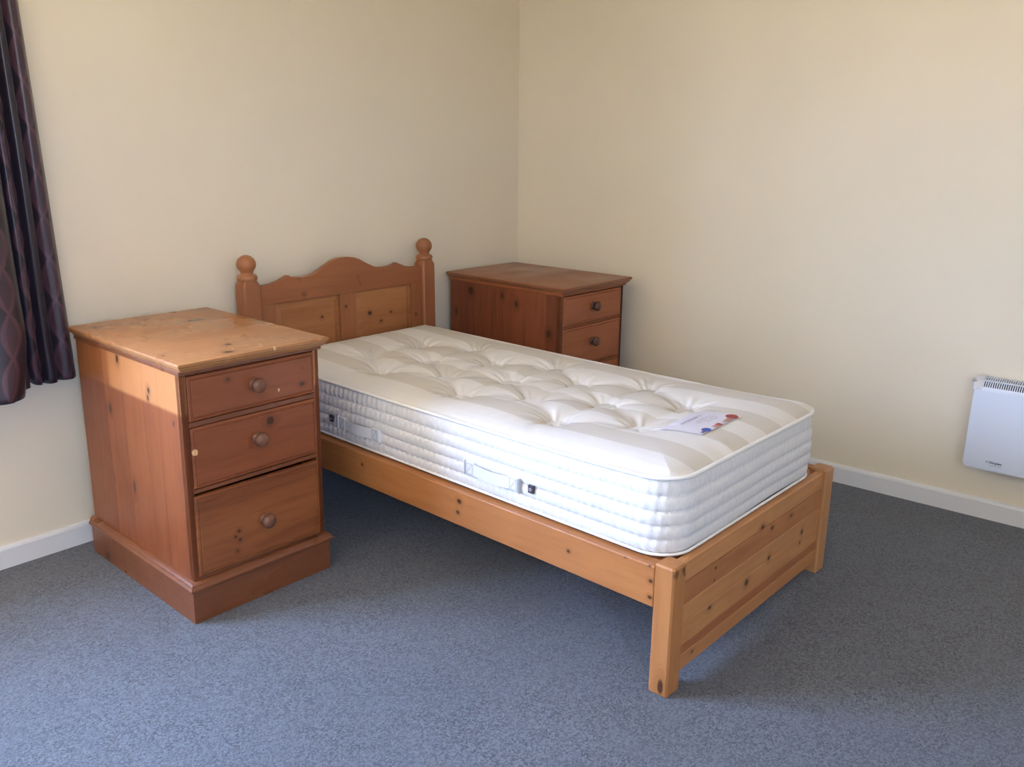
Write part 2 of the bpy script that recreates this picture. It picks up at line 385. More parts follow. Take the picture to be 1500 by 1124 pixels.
# ------------------------------------------------------------------ bedside chests
m_knobA = pine('turned_knob_wood', 'y', (.22, .095, .05), (.12, .05, .028), rough=.3)
m_knobB = pine('dark_knob_wood', 'y', (.12, .055, .035), (.07, .03, .02), rough=.3)
def rect_ring(x0, x1, y0, y1, z): return [(x0, y0, z), (x1, y0, z), (x1, y1, z), (x0, y1, z)]
def chest(name, W, D, H, mats, knob_m, shear, open3, side_cuts):
    """origin: back left corner of the top; x to the right, -y towards the room"""
    m_top, m_side, m_front, m_pl, m_fr3 = mats
    root = empty(name, (0, 0, 0))
    K = lambda x, z: x + shear*(z-.45)
    def P(nm, bm, mat, par=root, **k):
        for v_ in bm.verts: v_.co.x = K(v_.co.x, v_.co.z)
        return new(nm, bm, mat, par, **k)
    bx0, bx1, by0, by1 = .018, W-.016, -.012, -(D-.040)
    zt = H-.027
    # carcass
    ys_ = [by0]+[-c for c in side_cuts]+[by1]
    for (xa, xb) in ((bx0, bx0+.02), (bx1-.02, bx1)):
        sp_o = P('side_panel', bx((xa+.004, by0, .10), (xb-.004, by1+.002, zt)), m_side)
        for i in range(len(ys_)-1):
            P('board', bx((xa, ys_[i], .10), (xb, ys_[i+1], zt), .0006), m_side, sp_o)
    P('back_panel', bx((bx0+.02, by0-.008, .10), (bx1-.02, by0, zt)), m_side)
    # top slab with moulded edge, and cove under it
    bm = bmesh.new()
    prof = [(.006, H-.0), (.0015, H-.0015), (0, H-.005), (.001, H-.010), (.005, H-.0125), (.0055, H-.016), (.009, H-.0205), (.013, H-.024), (.014, H-.027)]
    prof = [(.006, H)] + prof[1:]
    loft(bm, [rect_ring(i, W-i, -(D-i), -i*.3, z) for i, z in reversed(prof)]); bmesh.ops.recalc_face_normals(bm, faces=bm.faces)
    P('chest_top', bm, m_top, smooth=35)
    bm = bmesh.new()
    loft(bm, [rect_ring(i, W-i, by1-(.022-i)*1.0-.004, by0, z) for i, z in ((.018, H-.042), (.014, H-.040), (.0125, H-.034), (.014, H-.027))])
    bmesh.ops.recalc_face_normals(bm, faces=bm.faces); P('top_moulding', bm, m_pl, smooth=35)
    # front frame
    fy0, fy1 = by1+.020, by1
    fl, fr = bx0+.020, bx1-.014
    zs = [(.752, .615), (.600, .412), (.400, .138)]        # drawer openings (top, bottom)
    zs = [(a+H-.798, b+H-.798) if i < 1 else (a, b) for i, (a, b) in enumerate(zs)]
    P('stile', bx((bx0, fy0, .10), (fl, fy1, zt), .001), m_front)
    P('stile', bx((fr, fy0, .10), (bx1, fy1, zt), .001), m_front)
    for (a, b) in ((zt, zs[0][0]), (zs[0][1], zs[1][0]), (zs[1][1], zs[2][0]), (zs[2][1], .10)):
        P('rail', bx((fl, fy0, b), (fr, fy1+.0008, a), .001), m_pl)
    P('drawer_divider', bx((bx0+.02, by0-.01, .128), (bx1-.02, fy0, .136)), m_side)
    # drawers with a bead cut round the face
    for i, (a, b) in enumerate(zs):
        g = .0022; xa, xb, zb, za = fl+g, fr-g, b+g, a-g
        if i == 2 and open3: za -= .007
        yF = by1-.003
        bm = bmesh.new()
        inset = [(0, yF+.018), (0, yF+.0045), (.002, yF+.002), (.007, yF+.001), (.0085, yF+.0035), (.0105, yF+.0035), (.013, yF), (.016, yF)]
        loft(bm, [[(xa+q_, y, zb+q_), (xb-q_, y, zb+q_), (xb-q_, y, za-q_), (xa+q_, y, za-q_)] for q_, y in inset])
        bmesh.ops.recalc_face_normals(bm, faces=bm.faces)
        dr = P('drawer', bm, m_fr3 if i == 2 else m_front)
        bm = bmesh.new()
        for (p0, p1) in (((xa+.006, yF+.018, zb+.004), (xa+.018, by0-.05, za-.02)), ((xb-.018, yF+.018, zb+.004), (xb-.006, by0-.05, za-.02)), ((xa+.018, by0-.062, zb+.004), (xb-.018, by0-.05, za-.02)), ((xa+.018, yF+.018, zb+.004), (xb-.018, by0-.062, zb+.010))):
            box(bm, p0, p1)
        P('drawer_box', bm, m_side, dr)
        cx_, cz_ = (xa+xb)/2+(.01 if i == 2 else 0), {0: .688+H-.798, 1: .518, 2: .254}[i]
        bm = bmesh.new()
        lathe(bm, [(.002, -.002), (.019, -.001), (.0195, .002), (.014, .005), (.0125, .010), (.0135, .013), (.019, .016), (.0225, .022), (.0215, .029), (.0165, .034), (.0075, .0365), (.001, .037)], (cx_, yF, cz_), 'y', 28, -1)
        P('knob', bm, knob_m, dr, smooth=60)
        if i == 2 and open3:                              # the bottom drawer sits askew and a little open
            dr.rotation_euler = (0, math.radians(.35), math.radians(-.55)); dr.location = (-.001, -.006, .0025)
    # plinth and its moulding
    px0, px1, py1 = .006, W-.004, by1-.011
    bm = bmesh.new(); loft(bm, [rect_ring(px0, px1, py1, by0+.004, 0), rect_ring(px0, px1, py1, by0+.004, .104)]); bmesh.ops.recalc_face_normals(bm, faces=bm.faces)
    P('plinth', bm, m_pl)
    bm = bmesh.new()
    loft(bm, [rect_ring(px0-q_, px1+q_, py1-q_, by0+.004, z) for q_, z in ((0, .100), (.004, .102), (.009, .106), (.0095, .112), (.006, .116), (.0035, .119), (.003, .123), (-.004, .129), (-.011, .131))])
    bmesh.ops.recalc_face_normals(bm, faces=bm.faces); P('plinth_moulding', bm, m_pl, smooth=35)
    return root

AL, AD = (.47, .205, .072), (.235, .082, .028)
FY = -.697
kA_side = [(.02, -.314, .742, .010, 1.6), (.02, -.23, .566, .011, 1.6), (.02, -.508, .679, .008, 1.3), (.02, -.500, .655, .007, 1.6), (.02, -.352, .334, .010, 2.6), (.02, -.213, .321, .005, 1.5), (.02, -.648, .608, .005, 1.5)]
kA_front = [(.171, FY, .719, .006, 1.2), (.421, FY, .655, .007, 1.5), (.425, FY, .705, .003, 1.), (.30, FY, .563, .0145, 1.)]
kA_d3 = [(.168, FY, .244, .006, 1.), (.155, FY, .229, .0055, 1.), (.169, FY, .215, .006, 1.), (.158, FY, .182, .0045, 1.)]
kA_top = [(.352, -.192, .798, .017, 1.5), (.061, -.08, .798, .010, 1.3), (.232, -.607, .798, .010, 1.5), (.186, -.694, .798, .012, 1.5), (.033, -.603, .798, .006, 1.)]
chA = [(.051, FY, .526, .009, .02, .010), (.337, FY, .653, .004, .02, .006), (.486, FY, .672, .004, .03, .010)]
chT = [(.265, -.655, .798, .012, .0022, .02), (.30, -.672, .798, .002, .014, .02), (.285, -.700, .798, .010, .002, .02), (.31, -.737, .793, .005, .012, .008), (.13, -.66, .798, .009, .002, .02), (.215, -.665, .798, .002, .008, .02)]
matsA = (pine('worn_pine_top', 'x', (0.420, 0.188, 0.068), (0.270, 0.103, 0.036), kA_top, .27, 1., .1, chT, bands=.45, kcol=(.085, .032, .018)),
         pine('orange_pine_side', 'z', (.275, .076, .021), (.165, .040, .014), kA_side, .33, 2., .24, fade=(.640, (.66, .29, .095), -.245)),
         pine('brown_pine_front', 'x', (0.270, 0.079, 0.027), (0.170, 0.045, 0.015), kA_front, .36, 3., .12, chA, bands=.5),
         pine('brown_pine_moulding', 'x', (0.208, 0.072, 0.029), (0.128, 0.040, 0.016), [(.01, -.118, .02, .02, 1.3)], .30, 4., .12, bands=.15),
         pine('streaked_pine_drawer', 'x', (0.310, 0.103, 0.030), (0.150, 0.041, 0.014), kA_d3, .34, 5., .1, bands=1.5))
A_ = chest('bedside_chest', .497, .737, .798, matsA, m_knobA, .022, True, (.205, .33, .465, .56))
A_.location = (-2.3541, -.0967, 0); A_.rotation_euler = (0, 0, -.0078)
tag(A_, 'worn orange pine three-drawer bedside chest on the left of the bed beside the curtain', 'chest of drawers')
kB_side = [(.02, -.151, .712, .020, 1.1), (.02, -.355, .712, .010, 1.8), (.02, -.444, .685, .011, 1.5), (.02, -.639, .575, .016, 1.1), (.02, -.05, .60, .007, 2.)]
matsB = (pine('dark_pine_top', 'x', (.30, .12, .055), (.18, .065, .03), (), .33, 7., .1),
         pine('red_pine_side', 'z', (0.247, 0.074, 0.030), (0.114, 0.032, 0.018), kB_side, .38, 8., .22),
         pine('tan_pine_front', 'x', (.37, .120, .047), (.24, .070, .028), [(.38, FY, .70, .005, 1.2)], .36, 9., .1, bands=.5),
         pine('dark_pine_moulding', 'x', (0.287, 0.088, 0.032), (0.172, 0.048, 0.020), (), .33, 10., .1, bands=.4))
B_ = chest('bedside_chest', .500, .741, .791, matsB+(matsB[2],), m_knobB, 0., False, (.19, .33, .50, .62))
B_.location = (-.5587, -.0292, 0); B_.rotation_euler = (0, 0, -.0166)
tag(B_, 'darker reddish pine bedside chest with knotty side standing in the room corner behind the bed', 'chest of drawers')

# ------------------------------------------------------------------ bed
BL, BD = (.50, .25, .10), (.35, .15, .055)
bed = empty('single_bed', (-1.7326, -2.033, 0), -.0171)
tag(bed, 'honey pine single bed frame with scalloped headboard and ball finials', 'bed')
BW, PS, PY, PH = .98, .062, .058, .369
HY0, HY1 = 1.925, 1.995
def post(x0, x1, y0, y1, z1, ch=.005):
    bm = bmesh.new()
    def oct_(i, z, c): 
        a, b, c_, d = x0+i, x1-i, y0+i, y1-i
        return [(a+c, c_, z), (b-c, c_, z), (b, c_+c, z), (b, d-c, z), (b-c, d, z), (a+c, d, z), (a, d-c, z), (a, c_+c, z)]
    loft(bm, [oct_(.003, 0, ch), oct_(0, .004, ch), oct_(0, z1-.005, ch), oct_(.004, z1, ch)])
    bmesh.ops.recalc_face_normals(bm, faces=bm.faces); return bm
m_post = pine('honey_pine_post', 'z', (0.460, 0.198, 0.064), (0.330, 0.123, 0.036), [(.045, 0, .352, .006, 1.4), (.005, .02, .028, .011, 2.4), (.05, 0, .34, .004, 1.)], .36, 11., .10, bands=.5,
              cols=[((.012, 0, .352), (.012, .012, .012), (.10, .045, .022), .8)])
new('foot_post', post(0, PS, 0, PY, PH), m_post, bed)
new('foot_post', post(BW-PS, BW, 0, PY, PH), pine('honey_pine_post_far', 'z', BL, BD, (), .36, 12., .1, bands=.5), bed)
kr = [(0, .765, .324, .0085, 1.2), (0, .772, .286, .0075, 1.2), (0, 1.243, .318, .006, 1.1), (0, .335, .305, .006, 1.2), (0, .073, .355, .0045, 1.3), (0, .068, .314, .006, 1.1), (0, .068, .268, .0055, 1.3), (0, .145, .352, .003, 1.), (0, .150, .352, .003, 1.)]
m_rail = pine('honey_pine_rail', 'y', (0.450, 0.180, 0.056), (0.310, 0.110, 0.031), kr, .36, 13., .1)
new('side_rail', bx((.002, PY, .242), (.040, HY0, .358), .004, 2), m_rail, bed)
new('side_rail', bx((BW-.040, PY, .242), (BW-.002, HY0, .358), .004, 2), m_rail, bed)
for s in (.040, BW-.062): new('slat_ledge', bx((s, PY+.01, .312), (s+.022, HY0-.01, .338)), m_rail, bed)
for i in range(12):
    y = .042+i*.160; new('bed_slat', bx((.042, y, .338), (BW-.042, y+.08, .356), .002), m_rail, bed)
kp = [(.504, .015, .31, .008, 1.5), (.57, .015, .285, .0085, 1.3), (.794, .015, .194, .011, .8), (.70, .015, .282, .006, 2.), (.43, .015, .16, .012, 1.), (.219, .015, .168, .007, 1.6), (.567, .015, .187, .010, 1.), (.236, .015, .281, .006, 1.2), (.233, .015, .245, .006, .8), (.787, .015, .158, .007, 1.), (.20, .02, .335, .004, 2.), (.14, .015, .07, .005, 2.)]
tones = [((.54, .255, .095), (.38, .150, .050)), ((.46, .195, .068), (.28, .100, .034)), ((.54, .255, .095), (.39, .160, .052)), ((.52, .240, .088), (.34, .130, .042)), ((.40, .150, .052), (.24, .078, .028)), ((.50, .225, .080), (.36, .145, .048))]
zc = [.040, .086, .118, .180, .235, .300, .362]
panel = new('foot_panel', bx((PS-.01, .020, .044), (BW-PS+.01, .036, .356)), m_rail, bed)
for i in range(6):
    l_, d_ = tones[5-i] if i else tones[5]
    m = pine('honey_pine_plank', 'x', l_, d_, [k for k in kp if zc[i]-.02 < k[2] < zc[i+1]+.02], .38, 20.+i, .1, bands=.7)
    new('plank', bx((PS-.004, .012, zc[i]+.0003), (BW-PS+.004, .040, zc[i+1]-.0003), .0012 if i < 5 else .004, 1), m, panel)

# headboard
kh = [(.36, 1.945, .687, .007, 1.1), (.482, 1.945, .715, .0065, 1.), (.609, 1.945, .669, .010, 1.1), (.727, 1.945, .658, .006, 1.3), (.67, 1.945, .626, .0065, 1.2), (.557, 1.945, .611, .005, 1.), (.873, 1.945, .629, .0065, 1.), (.258, 1.945, .855, .004, 1.), (.277, 1.945, .791, .008, 1.)]
kt = [(.550, 1.94, .835, .006, 1.), (.556, 1.94, .818, .006, .6), (.562, 1.94, .803, .006, .6), (.802, 1.94, .842, .004, .7), (.258, 1.94, .855, .004, 1.), (.277, 1.94, .791, .007, 1.)]
HL, HD = (.56, .275, .105), (.40, .165, .058)
m_h1 = pine('headboard_rail_pine', 'x', (0.320, 0.113, 0.042), (0.233, 0.076, 0.027), kt, .38, 31., .08)
m_h2 = pine('headboard_stile_pine', 'z', (0.330, 0.126, 0.046), (0.242, 0.082, 0.029), kh, .38, 32., .15)
m_h3 = pine('headboard_panel_pine', 'x', (0.388, 0.164, 0.057), (0.272, 0.099, 0.034), kh, .38, 33., .1)
m_hp = pine('headboard_post_pine', 'z', (0.330, 0.122, 0.049), (0.252, 0.088, 0.034), (), .38, 34., .1, bands=.4)
m_fin = pine('finial_pine', 'z', (0.369, 0.147, 0.059), (0.272, 0.097, 0.035), (), .34, 35., .6, bands=.4)
hp = .073; hy0 = HY0
head = bmesh.new()
prof = [(.073, .846), (.100, .846), (.129, .848), (.170, .857), (.195, .868), (.211, .8745), (.222, .869), (.240, .864), (.282, .861), (.315, .864), (.340, .870), (.378, .888), (.417, .909), (.440, .917), (.463, .921), (.490, .9225), (.517, .921), (.540, .917), (.563, .909), (.602, .888), (.640, .870), (.665, .864), (.698, .861), (.740, .864), (.758, .869), (.769, .8745), (.785, .868), (.810, .857), (.851, .848), (.880, .846), (.907, .846)]
pr = [(x, z) for x, z in prof]
bm = bmesh.new(); prism(bm, [(.073, .772)]+pr+[(.907, .772)], 'y', 1.945, 1.973)
es = [e_ for e_ in bm.edges if all(v_.co.z > .8 for v_ in e_.verts) and abs(e_.verts[0].co.y-e_.verts[1].co.y) < 1e-4]
bmesh.ops.bevel(bm, geom=es, offset=.003, segments=2, profile=.5, affect='EDGES')
new('top_rail', bm, m_h1, bed, smooth=30)
new('bottom_rail', bx((.073, 1.945, .30), (.907, 1.973, .40), .001), m_h1, bed)
for a, b in ((.073, .138), (.452, .532), (.848, .907)): new('headboard_stile', bx((a, 1.945, .40), (b, 1.973, .772), .001), m_h2, bed)
for a, b in ((.138, .452), (.532, .848)):
    bm = bmesh.new()
    rr = [(0, 1.970), (0, 1.952), (.004, 1.950), (.005, 1.955), (.010, 1.9555), (.030, 1.949), (.0305, 1.947)]
    loft(bm, [[(a+i, y, .40+i), (b-i, y, .40+i), (b-i, y, .772-i), (a+i, y, .772-i)] for i, y in rr])
    bmesh.ops.recalc_face_normals(bm, faces=bm.faces); new('fielded_panel', bm, m_h3, bed)
for x0 in (0., BW-hp):
    bm = bmesh.new(); x1 = x0+hp; y0, y1 = HY0, HY1; cx_, cyy = (x0+x1)/2, (y0+y1)/2
    N = 32
    def sq(z, t_, r=.033):       # blend from chamfered square to circle
        out = []
        for i in range(N):
            a = 2*PI*(i+.5)/N; ca, sa = math.cos(a), math.sin(a)
            k = 1/max(abs(ca), abs(sa)); k = min(k, 1.33)
            rs = Vector((ca*k*hp/2, sa*k*(y1-y0)/2)); rc = Vector((ca*r, sa*r)); v_ = rs.lerp(rc, t_)
            out.append((cx_+v_.x, cyy+v_.y, z))
        return out
    loft(bm, [sq(0, 0), sq(.845, 0), sq(.855, .12), sq(.873, 1)]); bmesh.ops.recalc_face_normals(bm, faces=bm.faces)
    hpo = new('head_post', bm, m_hp, bed, smooth=25)
    bm = bmesh.new()
    pf = [(.030, .872), (.036, .8735), (.0385, .879), (.0385, .886), (.036, .892), (.030, .8945), (.026, .8965), (.0235, .900), (.0235, .903)]
    for i in range(1, 17):
        a = -PI/2+.64+(PI-.64)*i/16; pf.append((max(.0365*math.cos(a), .0005), .9345+.0355*math.sin(a)))
    lathe(bm, pf, (cx_, cyy, 0), 'z', 40)
    new('ball_finial', bm, m_fin, hpo, smooth=50)

# ------------------------------------------------------------------ mattress
MX0, MX1, MY0, MY1, MZ0 = .034, .906, .036, 1.915, .3635
CR = .095
tufts = [(x, y) for x in (.22, .47, .72) for y in (.57, .98, 1.40)] + [(x, y) for x in (.345, .60) for y in (.345, .78, 1.19, 1.61)]
def edge_d(x, y): return min(x-MX0, MX1-x, y-MY0, MY1-y)
def ztop(x, y):
    e_ = max(edge_d(x, y), 0)
    z = .572 + .034*(1-math.exp(-e_/.055)) - .004*math.sin(PI*(y-MY0)/(MY1-MY0)) + .004*math.exp(-((y-MY0)/.2)**2)
    dep = 0
    for (tx, ty) in tufts:
        dx, dy = x-tx, y-ty; d = math.hypot(dx, dy)
        if d > .34: continue
        th = math.atan2(dy, dx)
        dep += .034*math.exp(-d/.042) + .010*math.exp(-(d/.12)**2)
        rk = random_ph[(tx, ty)]
        pl_ = (math.sin(th*9+rk+d*9)+.6*math.sin(th*15+rk*2))*.0032*math.exp(-((d-.045)/.04)**2)
        dep -= pl_
    # valleys along the diagonals joining the tufts
    for (a, b, c_, d_) in creases:
        vx, vy = c_-a, d_-b; L = vx*vx+vy*vy; s = ((x-a)*vx+(y-b)*vy)/L
        if -.15 < s < 1.15:
            s2 = min(max(s, 0), 1); dd = math.hypot(x-a-s2*vx, y-b-s2*vy)
            if dd < .12: dep += .0085*math.exp(-(dd/.030)**2)
    z -= dep
    z += .0012*noise.noise(Vector((x*14, y*14, 3)))
    if e_ < .15:    # gathers that run in from the piping
        q_ = math.exp(-((e_-.03)/.035)**2)
        z += .0016*q_*(math.sin(y*95+3*math.sin(y*9)) if min(x-MX0, MX1-x) < min(y-MY0, MY1-y) else math.sin(x*80+2*math.sin(x*11)))*max(0, noise.noise(Vector((x*5, y*5, 9)))*1.6+.25)
    return z
random_ph = {t_: random.uniform(0, 6) for t_ in tufts}
creases = []
for i, a in enumerate(tufts):
    for b in tufts[i+1:]:
        if .15 < math.dist(a, b) < .30: creases.append((*a, *b))
def rnd(x, y, r=CR):
    ix = min(max(x, MX0+r), MX1-r); iy = min(max(y, MY0+r), MY1-r); dx, dy = x-ix, y-iy
    if dx and dy:
        k = max(abs(dx), abs(dy))/math.hypot(dx, dy); dx *= k; dy *= k
    return ix+dx, iy+dy
def fabric(name, stripes):
    t = NT(name); ob = t.obj(); s = t.n('ShaderNodeSeparateXYZ'); t.l(ob, s.inputs[0])
    wv = t.noise(t.vmath('MULTIPLY', ob, (1, .12, .12)), 700., 2); wv2 = t.noise(t.vmath('MULTIPLY', ob, (.12, 1, 1)), 600., 2)
    cw = (.71, .685, .625)
    base = t.mix(t.rng(wv, .3, .7), tuple(x*.97 for x in cw), cw)
    if stripes:
        wob_ = t.math('MULTIPLY', t.math('SUBTRACT', t.noise(ob, 4., 2), .5), .010)
        u_ = t.math('ADD', s.outputs[0], wob_)
        m_ = t.math('SUBTRACT', u_, .138)
        ph = t.math('MODULO', t.math('ADD', m_, 2.0), .200)
        k1 = t.math('MULTIPLY', t.rng(ph, 0, .004), t.rng(ph, .096, .100, 1, 0))
        base = t.mix(k1, base, (.585, .545, .465))
        k2 = t.math('MULTIPLY', t.rng(ph, .147, .149), t.rng(ph, .152, .154, .5, 0))
        base = t.mix(k2, base, (.66, .63, .56))
    t.l(base, t.b.inputs['Base Color']); t.b.inputs['Roughness'].default_value = .8
    t.b.inputs['Specular IOR Level'].default_value = .25
    t.b.inputs['Sheen Weight'].default_value = .12
    h = t.math('MULTIPLY_ADD', wv2, .8, wv); t.bump(h, .12, .0008)
    return t.m
m_tick = fabric('striped_ticking', True)
def bfab():
    t = NT('quilted_white_border'); ob = t.obj()
    wv = t.noise(t.vmath('MULTIPLY', ob, (1, 1, .08)), 420., 3)
    c = t.mix(t.rng(wv, .3, .7), (.655, .64, .60), (.755, .74, .70)); t.l(c, t.b.inputs['Base Color'])
    t.b.inputs['Roughness'].default_value = .75; t.b.inputs['Specular IOR Level'].default_value = .25
    t.bump(wv, .15, .0008); return t.m
m_border = bfab()
m_pipe = flat('white_piping', (.82, .80, .74), .6)
mat = empty('mattress', (-1.7326, -2.033, MZ0), -.0171)
tag(mat, 'white tufted single mattress with pale striped top lying bare on the pine bed', 'mattress')
off = Vector((0, 0, -MZ0))
xs = [MX0+(MX1-MX0)*(.5-.5*math.cos(PI*i/NX))*.35+(MX1-MX0)*(i/NX)*.65 for NX in (190,) for i in range(NX+1)]
ys = [MY0+(MY1-MY0)*(.5-.5*math.cos(PI*i/NY))*.2+(MY1-MY0)*(i/NY)*.8 for NY in (400,) for i in range(NY+1)]
bm = bmesh.new(); G = []
for y in ys:
    row = []
    for x in xs:
        X, Y = rnd(x, y); row.append(bm.verts.new((X, Y, ztop(X, Y) if edge_d(x, y) > 1e-6 else ztop(X, Y))))
    G.append(row)
# boundary vertices take the edge height
NXn, NYn = len(xs), len(ys)
for j in range(NYn-1):
    for i in range(NXn-1): bm.faces.new((G[j][i], G[j][i+1], G[j+1][i+1], G[j+1][i]))
def outline(step=.004):
    pts = []
    def arc_(cx, cy, a0, a1, n=34):
        for i in range(n): a = a0+(a1-a0)*i/n; pts.append((cx+CR*math.cos(a), cy+CR*math.sin(a), math.cos(a), math.sin(a)))
    def line_(a, b, nx, ny):
        n = max(2, int(math.dist(a, b)/step))
        for i in range(n): pts.append((a[0]+(b[0]-a[0])*i/n, a[1]+(b[1]-a[1])*i/n, nx, ny))
    x0, x1, y0, y1 = MX0, MX1, MY0, MY1
    line_((x0+CR, y0), (x1-CR, y0), 0, -1); arc_(x1-CR, y0+CR, -PI/2, 0)
    line_((x1, y0+CR), (x1, y1-CR), 1, 0); arc_(x1-CR, y1-CR, 0, PI/2)
    line_((x1-CR, y1), (x0+CR, y1), 0, 1); arc_(x0+CR, y1-CR, PI/2, PI)
    line_((x0, y1-CR), (x0, y0+CR), -1, 0); arc_(x0+CR, y0+CR, PI, 1.5*PI)
    return pts
def zedge(x, y):
    return .572 - .004*math.sin(PI*(y-MY0)/(MY1-MY0)) + .007*math.exp(-((y-MY0)/.2)**2)
# z of the boundary of the top: recompute without tuft or noise terms
for j in range(NYn):
    for i in range(NXn):
        v_ = G[j][i]; e_ = edge_d(xs[i], ys[j])
        if e_ < .02:
            k = (1-e_/.02)**2; v_.co.z = v_.co.z*(1-k)+zedge(v_.co.x, v_.co.y)*k
for v_ in bm.verts: v_.co += off
new('mattress_top', bm, m_tick, mat, smooth=True)
OL = outline(); S = [0.]
for i in range(1, len(OL)): S.append(S[-1]+math.dist(OL[i][:2], OL[i-1][:2]))
seams = [.5665, .522, .482, .444, .406, .369]
bm = bmesh.new(); rings = []
for k in range(5):
    za, zb = seams[k], seams[k+1]
    for q_ in range(9):
        f = q_/8
        if k and q_ == 0: continue
        ring = []
        for i, (x, y, nx, ny) in enumerate(OL):
            dz = zedge(x, y)-.572
            side = abs(nx) > .7
            amp_ = .0058 if side else .0042
            b_ = amp_*math.sin(PI*f)**.6 - .002
            # puckers: little scallops between the stitches, strongest next to each seam
            pk = .0013 if side else .00035
            b_ += pk*math.sin(2*PI*S[i]/.026+k*1.3+.7*noise.noise(Vector((S[i]*6, k, 0))))*(.35+.65*abs(math.cos(PI*f)))
            b_ += .004*noise.noise(Vector((S[i]*3.1, (za+zb)*4, 5)))
            bulge = .007*math.sin(PI*(.5665-(za+(zb-za)*f))/.2)
            z = za+(zb-za)*f + dz*(1-(.5665-za)/.21)
            ring.append((x+nx*(b_+bulge), y+ny*(b_+bulge), z-MZ0+.0009*math.sin(2*PI*S[i]/.026+k)*math.sin(PI*f)*(1 if side else .3)))
        rings.append(ring)
loft(bm, rings, cap=True); bmesh.ops.recalc_face_normals(bm, faces=bm.faces)
new('quilted_border', bm, m_border, mat, smooth=60)
def piping(zf, r, out):
    bm = bmesh.new(); R = []
    for (x, y, nx, ny) in OL[::2]:
        z = zf(x, y)-MZ0
        R.append([(x+nx*(out+r*math.cos(a)), y+ny*(out+r*math.cos(a)), z+r*math.sin(a)) for a in [2*PI*k/8 for k in range(8)]])
    R.append(R[0]); loft(bm, R, cap=False); bmesh.ops.remove_doubles(bm, verts=bm.verts, dist=1e-5); bmesh.ops.recalc_face_normals(bm, faces=bm.faces)
    return bm
new('piping', piping(lambda x, y: zedge(x, y)-.0005, .0056, .0036), m_pipe, mat, smooth=True)
new('piping', piping(lambda x, y: MZ0+.0045, .0042, .0025), m_pipe, mat, smooth=True)
# tuft ties
m_tie = flat('tuft_felt', (.52, .48, .40), .8)
for (tx, ty) in tufts:
    bm = bmesh.new(); lathe(bm, [(.001, -.002), (.004, -.002), (.005, 0), (.004, .0012), (.001, .0016)], (tx, ty, ztop(tx, ty)-MZ0), 'z', 10); new('tuft', bm, m_tie, mat, smooth=True)
# handles and vents on the side that faces the room's window
m_str = flat('white_webbing', (.70, .705, .70), .6); m_stitch = flat('grey_stitch', (.42, .43, .44), .8); m_dark = flat('dark_vent_label', (.05, .04, .05), .5)
def sx(): return MX0-.0112
for (ya, yb) in ((.540, .752), (1.172, 1.386)):
    zc_ = .436; hgt = .0185
    bm = bmesh.new(); n = 24; rr_ = []
    for i in range(n+1):
        y = ya+.03+(yb-ya-.06)*i/n; bow = math.sin(PI*i/n); x = sx()-.0055-.004*bow; z = zc_-MZ0-.004*bow
        rr_.append([(x, y, z-hgt), (x, y, z+hgt), (x+.002, y, z+hgt), (x+.002, y, z-hgt)])
    loft(bm, rr_); bmesh.ops.recalc_face_normals(bm, faces=bm.faces)
    h_ = new('handle', bm, m_str, mat, smooth=30)
    for c_ in (ya, yb-.034):
        new('handle_patch', bx((sx()-.0065, c_, zc_-MZ0-.020), (sx()+.004, c_+.034, zc_-MZ0+.020), .001), m_str, h_)
        bm = bmesh.new(); X = sx()-.0072
        for (p0, p1) in (((c_+.004, -.016), (c_+.030, -.016)), ((c_+.004, .016), (c_+.030, .016)), ((c_+.004, -.016), (c_+.004, .016)), ((c_+.030, -.016), (c_+.030, .016)), ((c_+.030, -.016), (c_+.004, .016))):
            d_ = Vector((0, p1[0]-p0[0], p1[1]-p0[1])).normalized(); n_ = Vector((0, -d_.z, d_.y))*.0007
            a = Vector((X, p0[0], p0[1]+zc_-MZ0)); b = Vector((X, p1[0], p1[1]+zc_-MZ0))
            vs4 = [bm.verts.new(q_) for q_ in (a-n_, b-n_, b+n_, a+n_)]; bk = [bm.verts.new(q_.co+Vector((.001, 0, 0))) for q_ in vs4]
            bm.faces.new(vs4); bm.faces.new(bk[::-1])
            for i in range(4): bm.faces.new((vs4[i], bk[i], bk[(i+1) % 4], vs4[(i+1) % 4]))
        bmesh.ops.recalc_face_normals(bm, faces=bm.faces)
        new('stitching', bm, m_stitch, h_)
        yy = ya-.008 if c_ == ya else yb+.004
        new('handle_stop', bx((sx()-.008, yy, zc_-MZ0-.024), (sx()+.004, yy+.004, zc_-MZ0+.022), .001), m_stitch if (c_ == ya and ya < 1) else m_str, h_)
for y in (.490, 1.434):
    v0 = new('vent_label', bx((sx()-.0055, y-.010, .438-MZ0-.012), (sx()+.004, y+.010, .438-MZ0+.012), .0008), m_dark, mat)
    bm = bmesh.new(); lathe(bm, [(.003, 0), (.0052, .0004), (.0058, .0012), (.0045, .002), (.003, .0014)], (sx()-.0055, y, .438-MZ0), 'x', 18, -1)
    new('vent_eyelet', bm, flat('grey_metal_eyelet', (.32, .29, .30), .4, metal=.5), v0, smooth=50)
